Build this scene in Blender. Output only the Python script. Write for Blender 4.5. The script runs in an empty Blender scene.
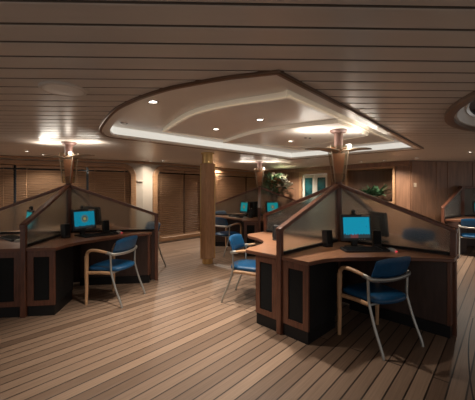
import bpy, bmesh, math, random
from mathutils import Vector, Matrix
C = bpy.context.scene.collection
PI = math.pi
rad = math.radians
random.seed(7)

# ------------------------------------------------------------------ camera, world, exposure
F, CX, HY, EYE = 300.0, 237.5, 190.0, 1.40
cam = bpy.data.cameras.new('camera')
cam.sensor_width = 36.0
cam.lens = F * 36.0 / 475.0
cam.shift_y = -10.0 / 475.0
cam.clip_start = 0.05
camo = bpy.data.objects.new('camera', cam)
C.objects.link(camo)
camo.location = (0, 0, EYE)
camo.rotation_euler = (PI / 2, 0, 0)
bpy.context.scene.camera = camo

w = bpy.data.worlds.new('world')
bpy.context.scene.world = w
w.use_nodes = True
w.node_tree.nodes['Background'].inputs[0].default_value = (1.0, 0.93, 0.86, 1)
w.node_tree.nodes['Background'].inputs[1].default_value = 0.13
vs = bpy.context.scene.view_settings
vs.view_transform = 'Standard'
vs.look = 'None'
vs.gamma = 1.0
vs.use_curve_mapping = False
vs.exposure = 1.7
WARM = (1.0, 0.88, 0.74)
SOFT = (1.0, 0.92, 0.80)
DOWN_W = 26.0
UP_W = 1.05

CEIL = 2.11            # ceiling height
DESK = 0.76            # worktop height


def floor_pt(x, y):
    Y = F * EYE / (y - HY)
    return ((x - CX) * Y / F, Y)


def ceil_pt(x, y, up=CEIL - EYE):
    Y = F * up / (HY - y)
    return ((x - CX) * Y / F, Y)


# ------------------------------------------------------------------ materials
def mat(name, col, rough=0.5, metal=0.0, grain=None, noise=0.0, spec=None, bump=0.0, scale=8.0, stretch=(1, 1, 1)):
    m = bpy.data.materials.new(name)
    m.use_nodes = True
    nt = m.node_tree
    b = nt.nodes['Principled BSDF']
    b.inputs['Base Color'].default_value = (*col, 1)
    b.inputs['Roughness'].default_value = rough
    b.inputs['Metallic'].default_value = metal
    if spec is not None:
        b.inputs['Specular IOR Level'].default_value = spec
    if noise > 0:
        tc = nt.nodes.new('ShaderNodeTexCoord')
        mp = nt.nodes.new('ShaderNodeMapping')
        mp.inputs['Scale'].default_value = stretch
        nz = nt.nodes.new('ShaderNodeTexNoise')
        nz.inputs['Scale'].default_value = scale
        nz.inputs['Detail'].default_value = 5
        cr = nt.nodes.new('ShaderNodeValToRGB')
        cr.color_ramp.elements[0].position = 0.3
        cr.color_ramp.elements[1].position = 0.7
        cr.color_ramp.elements[0].color = (*[c * (1 - noise) for c in col], 1)
        cr.color_ramp.elements[1].color = (*[min(1, c * (1 + noise)) for c in col], 1)
        nt.links.new(tc.outputs['Object'], mp.inputs['Vector'])
        nt.links.new(mp.outputs['Vector'], nz.inputs['Vector'])
        nt.links.new(nz.outputs['Fac'], cr.inputs['Fac'])
        nt.links.new(cr.outputs['Color'], b.inputs['Base Color'])
        if bump > 0:
            bp = nt.nodes.new('ShaderNodeBump')
            bp.inputs['Strength'].default_value = bump
            bp.inputs['Distance'].default_value = 0.003
            nt.links.new(nz.outputs['Fac'], bp.inputs['Height'])
            nt.links.new(bp.outputs['Normal'], b.inputs['Normal'])
    return m


def emit(name, col, strength):
    m = bpy.data.materials.new(name)
    m.use_nodes = True
    b = m.node_tree.nodes['Principled BSDF']
    b.inputs['Base Color'].default_value = (*[c * 0.3 for c in col], 1)
    b.inputs['Emission Color'].default_value = (*col, 1)
    b.inputs['Emission Strength'].default_value = strength
    return m


M = {}
M['mahogany'] = mat('mahogany', (0.125, 0.048, 0.028), 0.32, noise=0.3, scale=6, stretch=(6, 6, 1))
M['dark_panel'] = mat('dark_panel', (0.045, 0.023, 0.018), 0.45, noise=0.25, scale=5, stretch=(5, 5, 1))
M['cherry'] = mat('cherry', (0.34, 0.165, 0.092), 0.30, noise=0.16, scale=5, stretch=(1, 6, 1))
M['desk_edge'] = mat('desk_edge', (0.15, 0.06, 0.035), 0.35)
M['black'] = mat('black', (0.009, 0.009, 0.010), 0.6, spec=0.25, noise=0.2, scale=40)
M['plinth'] = mat('plinth', (0.007, 0.007, 0.008), 0.45, spec=0.3)
M['mesh_black'] = mat('mesh_black', (0.008, 0.009, 0.010), 0.7, spec=0.2, noise=0.5, scale=220)
M['plastic'] = mat('plastic', (0.016, 0.017, 0.019), 0.42, noise=0.1, scale=60)
M['grey_plastic'] = mat('grey_plastic', (0.48, 0.48, 0.46), 0.4)
M['label_beige'] = mat('label_beige', (0.42, 0.33, 0.24), 0.6)
M['beech'] = mat('beech', (0.52, 0.31, 0.17), 0.38, noise=0.15, scale=6, stretch=(4, 4, 1))
M['blue'] = mat('blue', (0.003, 0.062, 0.16), 0.40, noise=0.12, scale=30)
M['silver'] = mat('silver', (0.42, 0.42, 0.40), 0.38, 0.75)
M['brass'] = mat('brass', (0.17, 0.10, 0.065), 0.30, 0.7)
M['gold'] = mat('gold', (0.62, 0.42, 0.18), 0.28, 0.9)
M['white_wall'] = mat('white_wall', (0.42, 0.37, 0.31), 0.6, noise=0.04, scale=3)
M['white_paint'] = mat('white_paint', (0.60, 0.55, 0.48), 0.45, noise=0.03, scale=4)
M['coffer_white'] = mat('coffer_white', (0.74, 0.70, 0.65), 0.35, noise=0.03, scale=2)
M['strip_ceiling'] = mat('strip_ceiling', (0.57, 0.505, 0.45), 0.32, 0.0, noise=0.04, scale=2, stretch=(0.5, 4, 1))
M['gap_dark'] = mat('gap_dark', (0.17, 0.13, 0.105), 0.8)
M['edge_glow'] = emit('edge_glow', (1.0, 0.86, 0.66), 0.04)  # pale tone and faint self-glow stand for light on the panel edges
M['edge_glow'].node_tree.nodes['Principled BSDF'].inputs['Base Color'].default_value = (0.8, 0.72, 0.6, 1)
M['oak_trim'] = mat('oak_trim', (0.30, 0.17, 0.09), 0.4, noise=0.2, scale=8, stretch=(1, 1, 6))
M['pillar_wood'] = mat('pillar_wood', (0.42, 0.24, 0.125), 0.35, noise=0.15, scale=6, stretch=(6, 6, 1))
M['wall_wood'] = mat('wall_wood', (0.20, 0.105, 0.062), 0.38, noise=0.22, scale=3, stretch=(6, 6, 0.6))
M['niche_wood'] = mat('niche_wood', (0.17, 0.095, 0.06), 0.5, noise=0.15, scale=3, stretch=(6, 6, 0.6))
M['slat'] = mat('slat', (0.36, 0.22, 0.13), 0.45, noise=0.15, scale=4, stretch=(1, 6, 6))
M['night_glass'] = mat('night_glass', (0.01, 0.011, 0.013), 0.08)
M['lamp_wood'] = mat('lamp_wood', (0.42, 0.15, 0.075), 0.35, noise=0.2, scale=6, stretch=(8, 8, 1))
M['copper'] = mat('copper', (0.15, 0.08, 0.065), 0.5, 0.1)
M['wing'] = mat('wing', (0.32, 0.24, 0.17), 0.42, 0.3)
M['leaf'] = mat('leaf', (0.035, 0.085, 0.04), 0.45, noise=0.4, scale=9)
M['leaf_pale'] = mat('leaf_pale', (0.13, 0.14, 0.075), 0.5, noise=0.4, scale=9)
M['petal'] = mat('petal', (0.75, 0.72, 0.64), 0.6)
M['petal_tan'] = mat('petal_tan', (0.36, 0.20, 0.10), 0.6)
M['pot'] = mat('pot', (0.20, 0.11, 0.07), 0.5, noise=0.2, scale=6)
M['white_frame'] = mat('white_frame', (0.66, 0.62, 0.54), 0.4)
M['chrome'] = mat('chrome', (0.6, 0.6, 0.6), 0.2, 0.9)
M['bulb'] = emit('bulb', (1.0, 0.90, 0.76), 3.0)
M['bulb_soft'] = emit('bulb_soft', (1.0, 0.94, 0.82), 0.5)
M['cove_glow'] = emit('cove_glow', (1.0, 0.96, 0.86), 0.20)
M['red_led'] = emit('red_led', (1.0, 0.08, 0.10), 0.25)
M['teal_pane'] = mat('teal_pane', (0.02, 0.10, 0.11), 0.12, noise=0.7, scale=5)
M['dark_dome'] = mat('dark_dome', (0.012, 0.022, 0.035), 0.08)
M['green_sign'] = mat('green_sign', (0.03, 0.22, 0.08), 0.5)


def frosted():
    m = bpy.data.materials.new('frosted_glass')
    m.use_nodes = True
    nt = m.node_tree
    b = nt.nodes['Principled BSDF']
    b.inputs['Base Color'].default_value = (0.70, 0.74, 0.72, 1)
    b.inputs['Roughness'].default_value = 0.24
    b.inputs['Transmission Weight'].default_value = 0.93
    b.inputs['IOR'].default_value = 1.15
    return m


M['frosted'] = frosted()


def lamp_glass():
    m = bpy.data.materials.new('lamp_glass')
    m.use_nodes = True
    nt = m.node_tree
    b = nt.nodes['Principled BSDF']
    tr = nt.nodes.new('ShaderNodeBsdfTransparent')
    tr.inputs[0].default_value = (0.85, 0.82, 0.74, 1)
    mx = nt.nodes.new('ShaderNodeMixShader')
    mx.inputs[0].default_value = 0.07
    b.inputs['Base Color'].default_value = (0.42, 0.38, 0.30, 1)
    b.inputs['Roughness'].default_value = 0.15
    nt.links.new(tr.outputs[0], mx.inputs[1])
    nt.links.new(b.outputs[0], mx.inputs[2])
    nt.links.new(mx.outputs[0], nt.nodes['Material Output'].inputs[0])
    return m


M['lamp_glass'] = lamp_glass()


def plank_floor():
    m = bpy.data.materials.new('teak_planks')
    m.use_nodes = True
    nt = m.node_tree
    N = nt.nodes.new
    b = nt.nodes['Principled BSDF']
    tc = N('ShaderNodeTexCoord')
    mp = N('ShaderNodeMapping')
    mp.inputs['Rotation'].default_value = (0, 0, rad(-(90 - 42.0)))
    br = N('ShaderNodeTexBrick')
    br.offset = 0.37
    br.offset_frequency = 3
    br.inputs['Scale'].default_value = 1.0
    br.inputs['Brick Width'].default_value = 4.2
    br.inputs['Row Height'].default_value = 0.104
    br.inputs['Mortar Size'].default_value = 0.0062
    br.inputs['Mortar Smooth'].default_value = 0.3
    br.inputs['Bias'].default_value = 0.0
    br.inputs['Color1'].default_value = (0.19, 0.125, 0.087, 1)
    br.inputs['Color2'].default_value = (0.36, 0.25, 0.178, 1)
    br.inputs['Mortar'].default_value = (0.030, 0.017, 0.012, 1)
    mp2 = N('ShaderNodeMapping')
    mp2.inputs['Scale'].default_value = (1.2, 45, 1)
    nz = N('ShaderNodeTexNoise')
    nz.inputs['Scale'].default_value = 2.0
    nz.inputs['Detail'].default_value = 6
    cr = N('ShaderNodeValToRGB')
    cr.color_ramp.elements[0].position = 0.25
    cr.color_ramp.elements[0].color = (0.78, 0.76, 0.74, 1)
    cr.color_ramp.elements[1].position = 0.75
    cr.color_ramp.elements[1].color = (1.12, 1.12, 1.12, 1)
    mul = N('ShaderNodeMix')
    mul.data_type = 'RGBA'
    mul.blend_type = 'MULTIPLY'
    mul.inputs[0].default_value = 1.0
    L = nt.links.new
    L(tc.outputs['Object'], mp.inputs['Vector'])
    L(mp.outputs['Vector'], br.inputs['Vector'])
    L(mp.outputs['Vector'], mp2.inputs['Vector'])
    L(mp2.outputs['Vector'], nz.inputs['Vector'])
    L(nz.outputs['Fac'], cr.inputs['Fac'])
    L(br.outputs['Color'], mul.inputs[6])
    L(cr.outputs['Color'], mul.inputs[7])
    L(mul.outputs[2], b.inputs['Base Color'])
    b.inputs['Roughness'].default_value = 0.42
    bp = N('ShaderNodeBump')
    bp.invert = True
    bp.inputs['Strength'].default_value = 0.4
    bp.inputs['Distance'].default_value = 0.003
    L(br.outputs['Fac'], bp.inputs['Height'])
    L(bp.outputs['Normal'], b.inputs['Normal'])
    return m


M['teak'] = plank_floor()


def screen_mat(name, kind, strength=0.75):
    """a lit picture on a monitor: local x across, z up (screen 0.305 x 0.229)"""
    m = bpy.data.materials.new(name)
    m.use_nodes = True
    nt = m.node_tree
    N = nt.nodes.new
    L = nt.links.new
    b = nt.nodes['Principled BSDF']
    tc = N('ShaderNodeTexCoord')
    sp = N('ShaderNodeSeparateXYZ')
    L(tc.outputs['Object'], sp.inputs[0])
    base = (0.004, 0.31, 0.47, 1) if kind != 'teal' else (0.004, 0.30, 0.32, 1)

    def mix(fac, a, bcol):
        x = N('ShaderNodeMix')
        x.data_type = 'RGBA'
        L(fac, x.inputs[0])
        if isinstance(a, tuple):
            x.inputs[6].default_value = a
        else:
            L(a, x.inputs[6])
        x.inputs[7].default_value = bcol
        return x.outputs[2]

    def mth(op, a, v=None):
        x = N('ShaderNodeMath')
        x.operation = op
        L(a, x.inputs[0]) if not isinstance(a, (int, float)) else setattr(x.inputs[0], 'default_value', a)
        if v is not None:
            L(v, x.inputs[1]) if not isinstance(v, (int, float)) else setattr(x.inputs[1], 'default_value', v)
        return x.outputs[0]
    nz = N('ShaderNodeTexNoise')
    nz.inputs['Scale'].default_value = 55
    L(tc.outputs['Object'], nz.inputs['Vector'])
    # a dark strip of shore along the bottom
    edge = mth('ADD', sp.outputs[2], mth('MULTIPLY', nz.outputs['Fac'], -0.055 if kind == 'shore' else -0.03))
    lowm = mth('LESS_THAN', edge, -0.102)
    col = mix(lowm, base, (0.03, 0.045, 0.05, 1))
    if kind == 'shore':
        r = mth('MULTIPLY', lowm, mth('LESS_THAN', mth('ABSOLUTE', mth('ADD', sp.outputs[0], 0.03)), 0.045))
        col = mix(r, col, (0.16, 0.05, 0.05, 1))
    else:
        d = mth('SQRT', mth('ADD', mth('POWER', sp.outputs[0], 2.0), mth('POWER', mth('ADD', sp.outputs[2], -0.012), 2.0)))
        col = mix(mth('LESS_THAN', d, 0.052), col, (0.22, 0.26, 0.18, 1))
        col = mix(mth('LESS_THAN', d, 0.040), col, (0.02, 0.10, 0.14, 1))
        col = mix(mth('LESS_THAN', d, 0.024), col, (0.42, 0.34, 0.12, 1))
    L(col, b.inputs['Emission Color'])
    b.inputs['Emission Strength'].default_value = strength
    b.inputs['Base Color'].default_value = (0.006, 0.008, 0.010, 1)
    b.inputs['Specular IOR Level'].default_value = 0.15
    b.inputs['Roughness'].default_value = 0.3
    return m


M['screen_shore'] = screen_mat('screen_shore', 'shore', 0.24)
M['screen_crest'] = screen_mat('screen_crest', 'crest', 0.17)
M['screen_teal'] = screen_mat('screen_teal', 'teal', 0.20)


# ------------------------------------------------------------------ mesh helpers
def box(bm, x0, x1, y0, y1, z0, z1, mtx=None):
    vs_ = [bm.verts.new(p) for p in ((x0, y0, z0), (x1, y0, z0), (x1, y1, z0), (x0, y1, z0),
                                     (x0, y0, z1), (x1, y0, z1), (x1, y1, z1), (x0, y1, z1))]
    if mtx is not None:
        for v in vs_:
            v.co = mtx @ v.co
    for f in ((0, 3, 2, 1), (4, 5, 6, 7), (0, 1, 5, 4), (1, 2, 6, 5), (2, 3, 7, 6), (3, 0, 4, 7)):
        bm.faces.new([vs_[i] for i in f])
    return vs_


def prism(bm, pts, z0, z1, mtx=None):
    """polygon in xy extruded in z"""
    a = [bm.verts.new((p[0], p[1], z0)) for p in pts]
    b = [bm.verts.new((p[0], p[1], z1)) for p in pts]
    if mtx is not None:
        for v in a + b:
            v.co = mtx @ v.co
    n = len(pts)
    bm.faces.new(list(reversed(a)))
    bm.faces.new(b)
    for i in range(n):
        bm.faces.new((a[i], a[(i + 1) % n], b[(i + 1) % n], b[i]))


def ring_prism(bm, outer, inner, z0, z1, mtx=None):
    """band between two closed outlines with the same count, extruded"""
    n = len(outer)
    V = []
    for pts, z in ((outer, z0), (inner, z0), (inner, z1), (outer, z1)):
        V.append([bm.verts.new((p[0], p[1], z)) for p in pts])
    if mtx is not None:
        for r in V:
            for v in r:
                v.co = mtx @ v.co
    for k in range(4):
        A, B = V[k], V[(k + 1) % 4]
        for i in range(n):
            j = (i + 1) % n
            bm.faces.new((A[i], A[j], B[j], B[i]))


def tube(bm, pts, r, sides=8, caps=True, flat=1.0):
    """round bar along a path; r a number or a list; flat squashes the section"""
    pts = [Vector(p) for p in pts]
    n = len(pts)
    rs = r if isinstance(r, (list, tuple)) else [r] * n
    rings = []
    up = None
    for i in range(n):
        t = (pts[min(i + 1, n - 1)] - pts[max(i - 1, 0)]).normalized()
        if up is None:
            up = Vector((0, 0, 1)) if abs(t.z) < 0.9 else Vector((0, 1, 0))
        side = t.cross(up)
        if side.length < 1e-5:
            side = t.cross(Vector((1, 0, 0)))
        side.normalize()
        up2 = side.cross(t).normalized()
        up = up2
        rings.append([bm.verts.new(pts[i] + side * (math.cos(2 * PI * k / sides) * rs[i]) +
                                   up2 * (math.sin(2 * PI * k / sides) * rs[i] * flat)) for k in range(sides)])
    for i in range(n - 1):
        for k in range(sides):
            l = (k + 1) % sides
            bm.faces.new((rings[i][k], rings[i][l], rings[i + 1][l], rings[i + 1][k]))
    if caps:
        bm.faces.new(list(reversed(rings[0])))
        bm.faces.new(rings[-1])


def lathe(bm, prof, sides=24, centre=(0, 0)):
    rings = []
    for r, z in prof:
        if r < 1e-6:
            rings.append([bm.verts.new((centre[0], centre[1], z))])
        else:
            rings.append([bm.verts.new((centre[0] + r * math.cos(2 * PI * k / sides),
                                        centre[1] + r * math.sin(2 * PI * k / sides), z)) for k in range(sides)])
    for a, b in zip(rings, rings[1:]):
        for k in range(sides):
            l = (k + 1) % sides
            if len(a) == 1 and len(b) == 1:
                continue
            if len(a) == 1:
                bm.faces.new((a[0], b[l], b[k]))
            elif len(b) == 1:
                bm.faces.new((a[k], a[l], b[0]))
            else:
                bm.faces.new((a[k], a[l], b[l], b[k]))


def spline(pts, n=6, closed=False):
    P = [Vector(p) for p in pts]
    out = []
    m = len(P)
    for i in range(m if closed else m - 1):
        if closed:
            p0, p1, p2, p3 = P[(i - 1) % m], P[i], P[(i + 1) % m], P[(i + 2) % m]
        else:
            p0, p1, p2, p3 = P[max(i - 1, 0)], P[i], P[i + 1], P[min(i + 2, m - 1)]
        for k in range(n):
            t = k / n
            out.append(0.5 * ((2 * p1) + (-p0 + p2) * t + (2 * p0 - 5 * p1 + 4 * p2 - p3) * t * t +
                              (-p0 + 3 * p1 - 3 * p2 + p3) * t * t * t))
    if not closed:
        out.append(P[-1])
    return out


def rounded(x0, x1, y0, y1, r, n=6):
    if not isinstance(r, (list, tuple)):
        r = [r] * 4
    out = []
    for (cx, cy, a, q) in ((x1 - r[0], y1 - r[0], 0, r[0]), (x0 + r[1], y1 - r[1], 90, r[1]),
                           (x0 + r[2], y0 + r[2], 180, r[2]), (x1 - r[3], y0 + r[3], 270, r[3])):
        for k in range(n + 1):
            t = rad(a + 90 * k / n)
            out.append((cx + q * math.cos(t), cy + q * math.sin(t)))
    return out


def inset(poly, d):
    """offset a counter-clockwise polygon inwards"""
    n = len(poly)
    out = []
    for i in range(n):
        p0, p1, p2 = Vector(poly[i - 1][:2]), Vector(poly[i][:2]), Vector(poly[(i + 1) % n][:2])
        e1, e2 = (p1 - p0).normalized(), (p2 - p1).normalized()
        n1, n2 = Vector((-e1.y, e1.x)), Vector((-e2.y, e2.x))
        q = n1 + n2
        q = q / max(0.25, (1 + n1.dot(n2)))
        out.append((p1.x + q.x * d, p1.y + q.y * d))
    return out


def area2(p):
    return sum(p[i - 1][0] * p[i][1] - p[i][0] * p[i - 1][1] for i in range(len(p)))


def ccw(p):
    return p if area2(p) > 0 else list(reversed(p))


def obj(name, bm, m, parent=None, bevel=0.0, smooth=True, seg=2, angle=35):
    bmesh.ops.recalc_face_normals(bm, faces=bm.faces)
    me = bpy.data.meshes.new(name)
    bm.to_mesh(me)
    bm.free()
    if smooth:
        for p in me.polygons:
            p.use_smooth = True
        me.set_sharp_from_angle(angle=rad(angle))
    if m is not None:
        me.materials.append(m)
    o = bpy.data.objects.new(name, me)
    C.objects.link(o)
    if parent is not None:
        o.parent = parent
    if bevel > 0:
        b = o.modifiers.new('bevel', 'BEVEL')
        b.width = bevel
        b.segments = seg
        b.limit_method = 'ANGLE'
        b.angle_limit = rad(40)
        b.harden_normals = False
    return o


def tag(o, label, cat, group=None):
    o['label'] = label
    o['category'] = cat
    o['kind'] = 'thing'
    if group:
        o['group'] = group
    return o


def thing(name, label, cat, loc=(0, 0, 0), rz=0.0, group=None):
    o = bpy.data.objects.new(name, None)
    C.objects.link(o)
    o.empty_display_size = 0.1
    o.location = loc
    o.rotation_euler = (0, 0, rz)
    return tag(o, label, cat, group)


def struct(name, bm, m, parent=None, **k):
    o = obj(name, bm, m, parent, **k)
    if parent is None:
        o['kind'] = 'structure'
    return o


def dup(root, loc, rz, label, group=None):
    def copy(o, parent):
        c = o.copy()
        C.objects.link(c)
        if parent is not None:
            c.parent = parent
        for ch in o.children:
            copy(ch, c)
        return c
    r = copy(root, None)
    r.location = loc
    r.rotation_euler = (0, 0, rz)
    r['label'] = label
    if group:
        r['group'] = group
    return r


def NB():
    return bmesh.new()


# ------------------------------------------------------------------ room: floor, walls, ceiling
bm = NB()
box(bm, -8, 9, -1.5, 12.5, -0.05, 0)
struct('floor', bm, M['teak'], smooth=False)

# curved margin seam in the planking at the lower right
bm = NB()
pts = [floor_pt(x, y) for x, y in ((473, 318), (469.5, 335), (468.5, 352), (469.5, 372), (472, 392), (478, 420))]
pts = spline([(p[0], p[1], 0.0015) for p in pts], 5)
for a, b_ in zip(pts, pts[1:]):
    d = (b_ - a).normalized()
    nrm = Vector((-d.y, d.x, 0)) * 0.005
    f = bm.faces.new([bm.verts.new(p) for p in (a - nrm, a + nrm, b_ + nrm, b_ - nrm)])
struct('trim_1', bm, M['plinth'], smooth=False)

# wall lines, left to right
W1 = (Vector((-6.6, 5.25)), Vector((-2.35, 7.45)))
W2 = (Vector((-2.35, 7.45)), Vector((0.9, 11.1)))
W3 = (Vector((0.9, 11.1)), Vector((4.14, 7.2)))
W4 = (Vector((4.14, 7.2)), Vector((8.0, 7.9)))


def along(seg, px):
    """distance along a wall where the sight line through column px meets it"""
    k = (px - CX) / F
    P, Q = seg
    d = (Q - P).normalized()
    return (k * P.y - P.x) / (d.x - k * d.y)


def depth_at(seg, s):
    P, Q = seg
    return (P + (Q - P).normalized() * s).y


def wall_frame(o, seg):
    P, Q = seg
    d = Q - P
    o.location = (P.x, P.y, 0)
    o.rotation_euler = (0, 0, math.atan2(d.y, d.x))
    return o


def wall_mesh(bm, length, top, holes):
    """upright sheet in local xz with holes, given back thickness"""
    edges = []

    def loop(pts):
        v = [bm.verts.new((p[0], 0, p[1])) for p in pts]
        for i in range(len(v)):
            edges.append(bm.edges.new((v[i], v[(i + 1) % len(v)])))
    loop([(0, 0), (length, 0), (length, top), (0, top)])
    for h in holes:
        loop(h)
    bmesh.ops.triangle_fill(bm, use_beauty=True, use_dissolve=False, edges=edges, normal=(0, -1, 0))
    geom = bmesh.ops.extrude_face_region(bm, geom=bm.faces[:])
    for v in [g for g in geom['geom'] if isinstance(g, bmesh.types.BMVert)]:
        v.co.y += 0.12


L1, L2, L3, L4 = [(s[1] - s[0]).length for s in (W1, W2, W3, W4)]
s1b = along(W1, 136.0)
win1 = (s1b - 3.75, s1b)
win2 = (along(W2, 152.5), along(W2, 207.0))
win3 = (along(W2, 208.5), along(W2, 262.0))
WZ0, WZ1, WR, TW = 0.05, 2.035, 0.30, 0.13


def xz(pts):
    return pts


def window(n, seg, s0, s1):
    """rounded wooden frame, dark night glass behind"""
    outer = rounded(s0, s1, WZ0, WZ1, WR, 8)
    inner = rounded(s0 + TW, s1 - TW, WZ0 + TW * 0.8, WZ1 - TW * 0.8, WR * 0.72, 8)
    rot = Matrix.Rotation(PI / 2, 4, 'X')     # xy -> xz, z -> -y
    bm = NB()
    ring_prism(bm, outer, inner, -0.14, 0.045, rot)
    fr = wall_frame(struct('window_%d' % n, bm, M['oak_trim'], bevel=0.015), seg)
    bm = NB()
    prism(bm, rounded(s0 + TW * 0.6, s1 - TW * 0.6, WZ0 + 0.05, WZ1 - 0.05, WR * 0.8, 8), -0.135, -0.125, rot)
    obj('window_pane', bm, M['night_glass'], fr)
    return fr, outer, (s0 + TW, s1 - TW, WZ0 + TW * 0.8, WZ1 - TW * 0.8)


f1, o1, in1 = window(1, W1, *win1)
f2, o2, in2 = window(2, W2, *win2)
f3, o3, in3 = window(3, W2, *win3)

for nm, seg, ln, holes, m in (('wall_left', W1, L1, [o1], M['white_wall']), ('wall_back', W2, L2, [o2, o3], M['white_wall'])):
    bm = NB()
    wall_mesh(bm, ln, CEIL, [inset(ccw(h), 0.02) for h in holes])
    wall_frame(struct(nm, bm, m, smooth=False), seg)

# wooden cornice and the ledge between the windows
bm = NB()
box(bm, 0, L1, -0.07, 0, CEIL - 0.06, CEIL - 0.005)
wall_frame(struct('trim_2', bm, M['oak_trim'], bevel=0.01), W1)
bm = NB()
box(bm, 0, L2, -0.07, 0, CEIL - 0.06, CEIL - 0.005)
wall_frame(struct('trim_3', bm, M['oak_trim'], bevel=0.01), W2)
bm = NB()
box(bm, s1b + 0.02, L1, -0.035, 0, 1.60, 1.635)
wall_frame(struct('trim_4', bm, M['white_wall'], bevel=0.006), W1)
bm = NB()
box(bm, s1b + 0.02, L1, -0.03, 0, 0, 0.10)
wall_frame(struct('baseboard_left', bm, M['oak_trim'], bevel=0.006), W1)


# blinds: each a thing, slats in one mesh
def blind(seg, s0, s1, z0, z1, label):
    P, Q = seg
    d = (Q - P).normalized()
    a = math.atan2(d.y, d.x)
    c = P + d * ((s0 + s1) / 2)
    nrm = Vector((-d.y, d.x))
    c = c + nrm * 0.045
    t = thing('window_blind', label, 'blind', (c.x, c.y, z0), a, 'wooden slat blinds in the windows')
    wd = (s1 - s0) / 2
    bm = NB()
    n = int((z1 - z0 - 0.09) / 0.052)
    for i in range(n):
        z = 0.03 + i * 0.052
        mt = Matrix.Translation((0, 0, z)) @ Matrix.Rotation(rad(-52), 4, 'X')
        box(bm, -wd, wd, -0.0285, 0.0285, -0.0015, 0.0015, mt)
    obj('slats', bm, M['slat'], t, smooth=False)
    bm = NB()
    box(bm, -wd, wd, -0.028, 0.028, z1 - z0 - 0.055, z1 - z0)
    obj('headrail', bm, M['slat'], t, bevel=0.004)
    bm = NB()
    box(bm, -wd, wd, -0.02, 0.02, 0.0, 0.02)
    obj('bottom_rail', bm, M['slat'], t, bevel=0.003)
    for k in (-0.72, 0.72):
        bm = NB()
        box(bm, k * wd - 0.004, k * wd + 0.004, -0.034, -0.031, 0.01, z1 - z0 - 0.03)
        obj('cord', bm, M['oak_trim'], t, smooth=False)
    return t


g1 = along(W1, 14.5)
g2 = along(W1, 87.5)
blind(W1, in1[0] + 0.01, g1 - 0.025, in1[2] + 0.01, in1[3] - 0.01, 'brown slat blind cut by the left edge of the photo')
blind(W1, g1 + 0.025, g2 - 0.025, in1[2] + 0.01, in1[3] - 0.01, 'wide brown slat blind behind the tapered lamp above the left desks')
blind(W1, g2 + 0.025, in1[1] - 0.01, in1[2] + 0.01, in1[3] - 0.01, 'brown slat blind ending at the rounded window corner beside the white wall')
g3 = along(W2, 185.0)
blind(W2, in2[0] + 0.01, g3 - 0.02, in2[2] + 0.01, in2[3] - 0.01, 'tall brown slat blind in the left half of the round-cornered window beside the pillar')
blind(W2, g3 + 0.02, in2[1] - 0.01, in2[2] + 0.01, in2[3] - 0.01, 'tall brown slat blind just left of the wooden pillar, partly hidden by it')
g4 = along(W2, 247.0)
blind(W2, in3[0] + 0.01, g4 - 0.03, in3[2] + 0.01, in3[3] - 0.01, 'brown slat blind just right of the wooden pillar, above the far desk')
blind(W2, g4 + 0.03, in3[1] - 0.01, in3[2] + 0.01, in3[3] - 0.01, 'narrow brown slat blind behind the lamp of the farthest desks')

# ---- right-hand wooden walls
nz0, nz1 = 1.10, 1.94
nS0, nS1 = along(W3, 347.5), along(W3, 393.0)
dS0, dS1 = along(W3, 302.0), along(W3, 328.0)
bm = NB()
wall_mesh(bm, L3, CEIL, [[(nS0, nz0), (nS1, nz0), (nS1, nz1), (nS0, nz1)], [(dS0, 0.02), (dS1, 0.02), (dS1, 1.90), (dS0, 1.90)]])
w3 = wall_frame(struct('wall_right', bm, M['wall_wood'], smooth=False), W3)
# upright panels on that wall
bm = NB()
s = 0.02
while s < L3 - 0.1:
    e = min(s + 0.60, L3 - 0.01)
    if e < dS0 - 0.04 or (s > dS1 + 0.04 and e < nS0 - 0.04):
        box(bm, s, e - 0.012, -0.018, 0, 0.12, CEIL - 0.14)
    s += 0.60
obj('wall_panels', bm, M['wall_wood'], w3, bevel=0.004)
bm = NB()
box(bm, 0, L3, -0.05, 0, CEIL - 0.12, CEIL - 0.002)
wall_frame(struct('trim_5', bm, M['wall_wood'], bevel=0.01), W3)
# niche: frame and curved recess
bm = NB()
rot = Matrix.Rotation(PI / 2, 4, 'X')
ring_prism(bm, rounded(nS0 - 0.06, nS1 + 0.06, nz0 - 0.06, nz1 + 0.06, 0.03, 2), rounded(nS0, nS1, nz0, nz1, 0.01, 2), -0.05, 0.04, rot)
wall_frame(struct('trim_6', bm, M['oak_trim'], bevel=0.008), W3)
bm = NB()
mid, hw = (nS0 + nS1) / 2, (nS1 - nS0) / 2
back = [(mid + hw * math.cos(t), 0.10 + 0.42 * math.sin(t)) for t in [PI * k / 20 for k in range(21)]]
lo = [bm.verts.new((p[0], p[1], nz0)) for p in back]
hi = [bm.verts.new((p[0], p[1], nz1)) for p in back]
for i in range(20):
    bm.faces.new((lo[i], lo[i + 1], hi[i + 1], hi[i]))
bm.faces.new(lo)
bm.faces.new(list(reversed(hi)))
obj('niche_recess', bm, M['niche_wood'], w3, angle=30)

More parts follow.
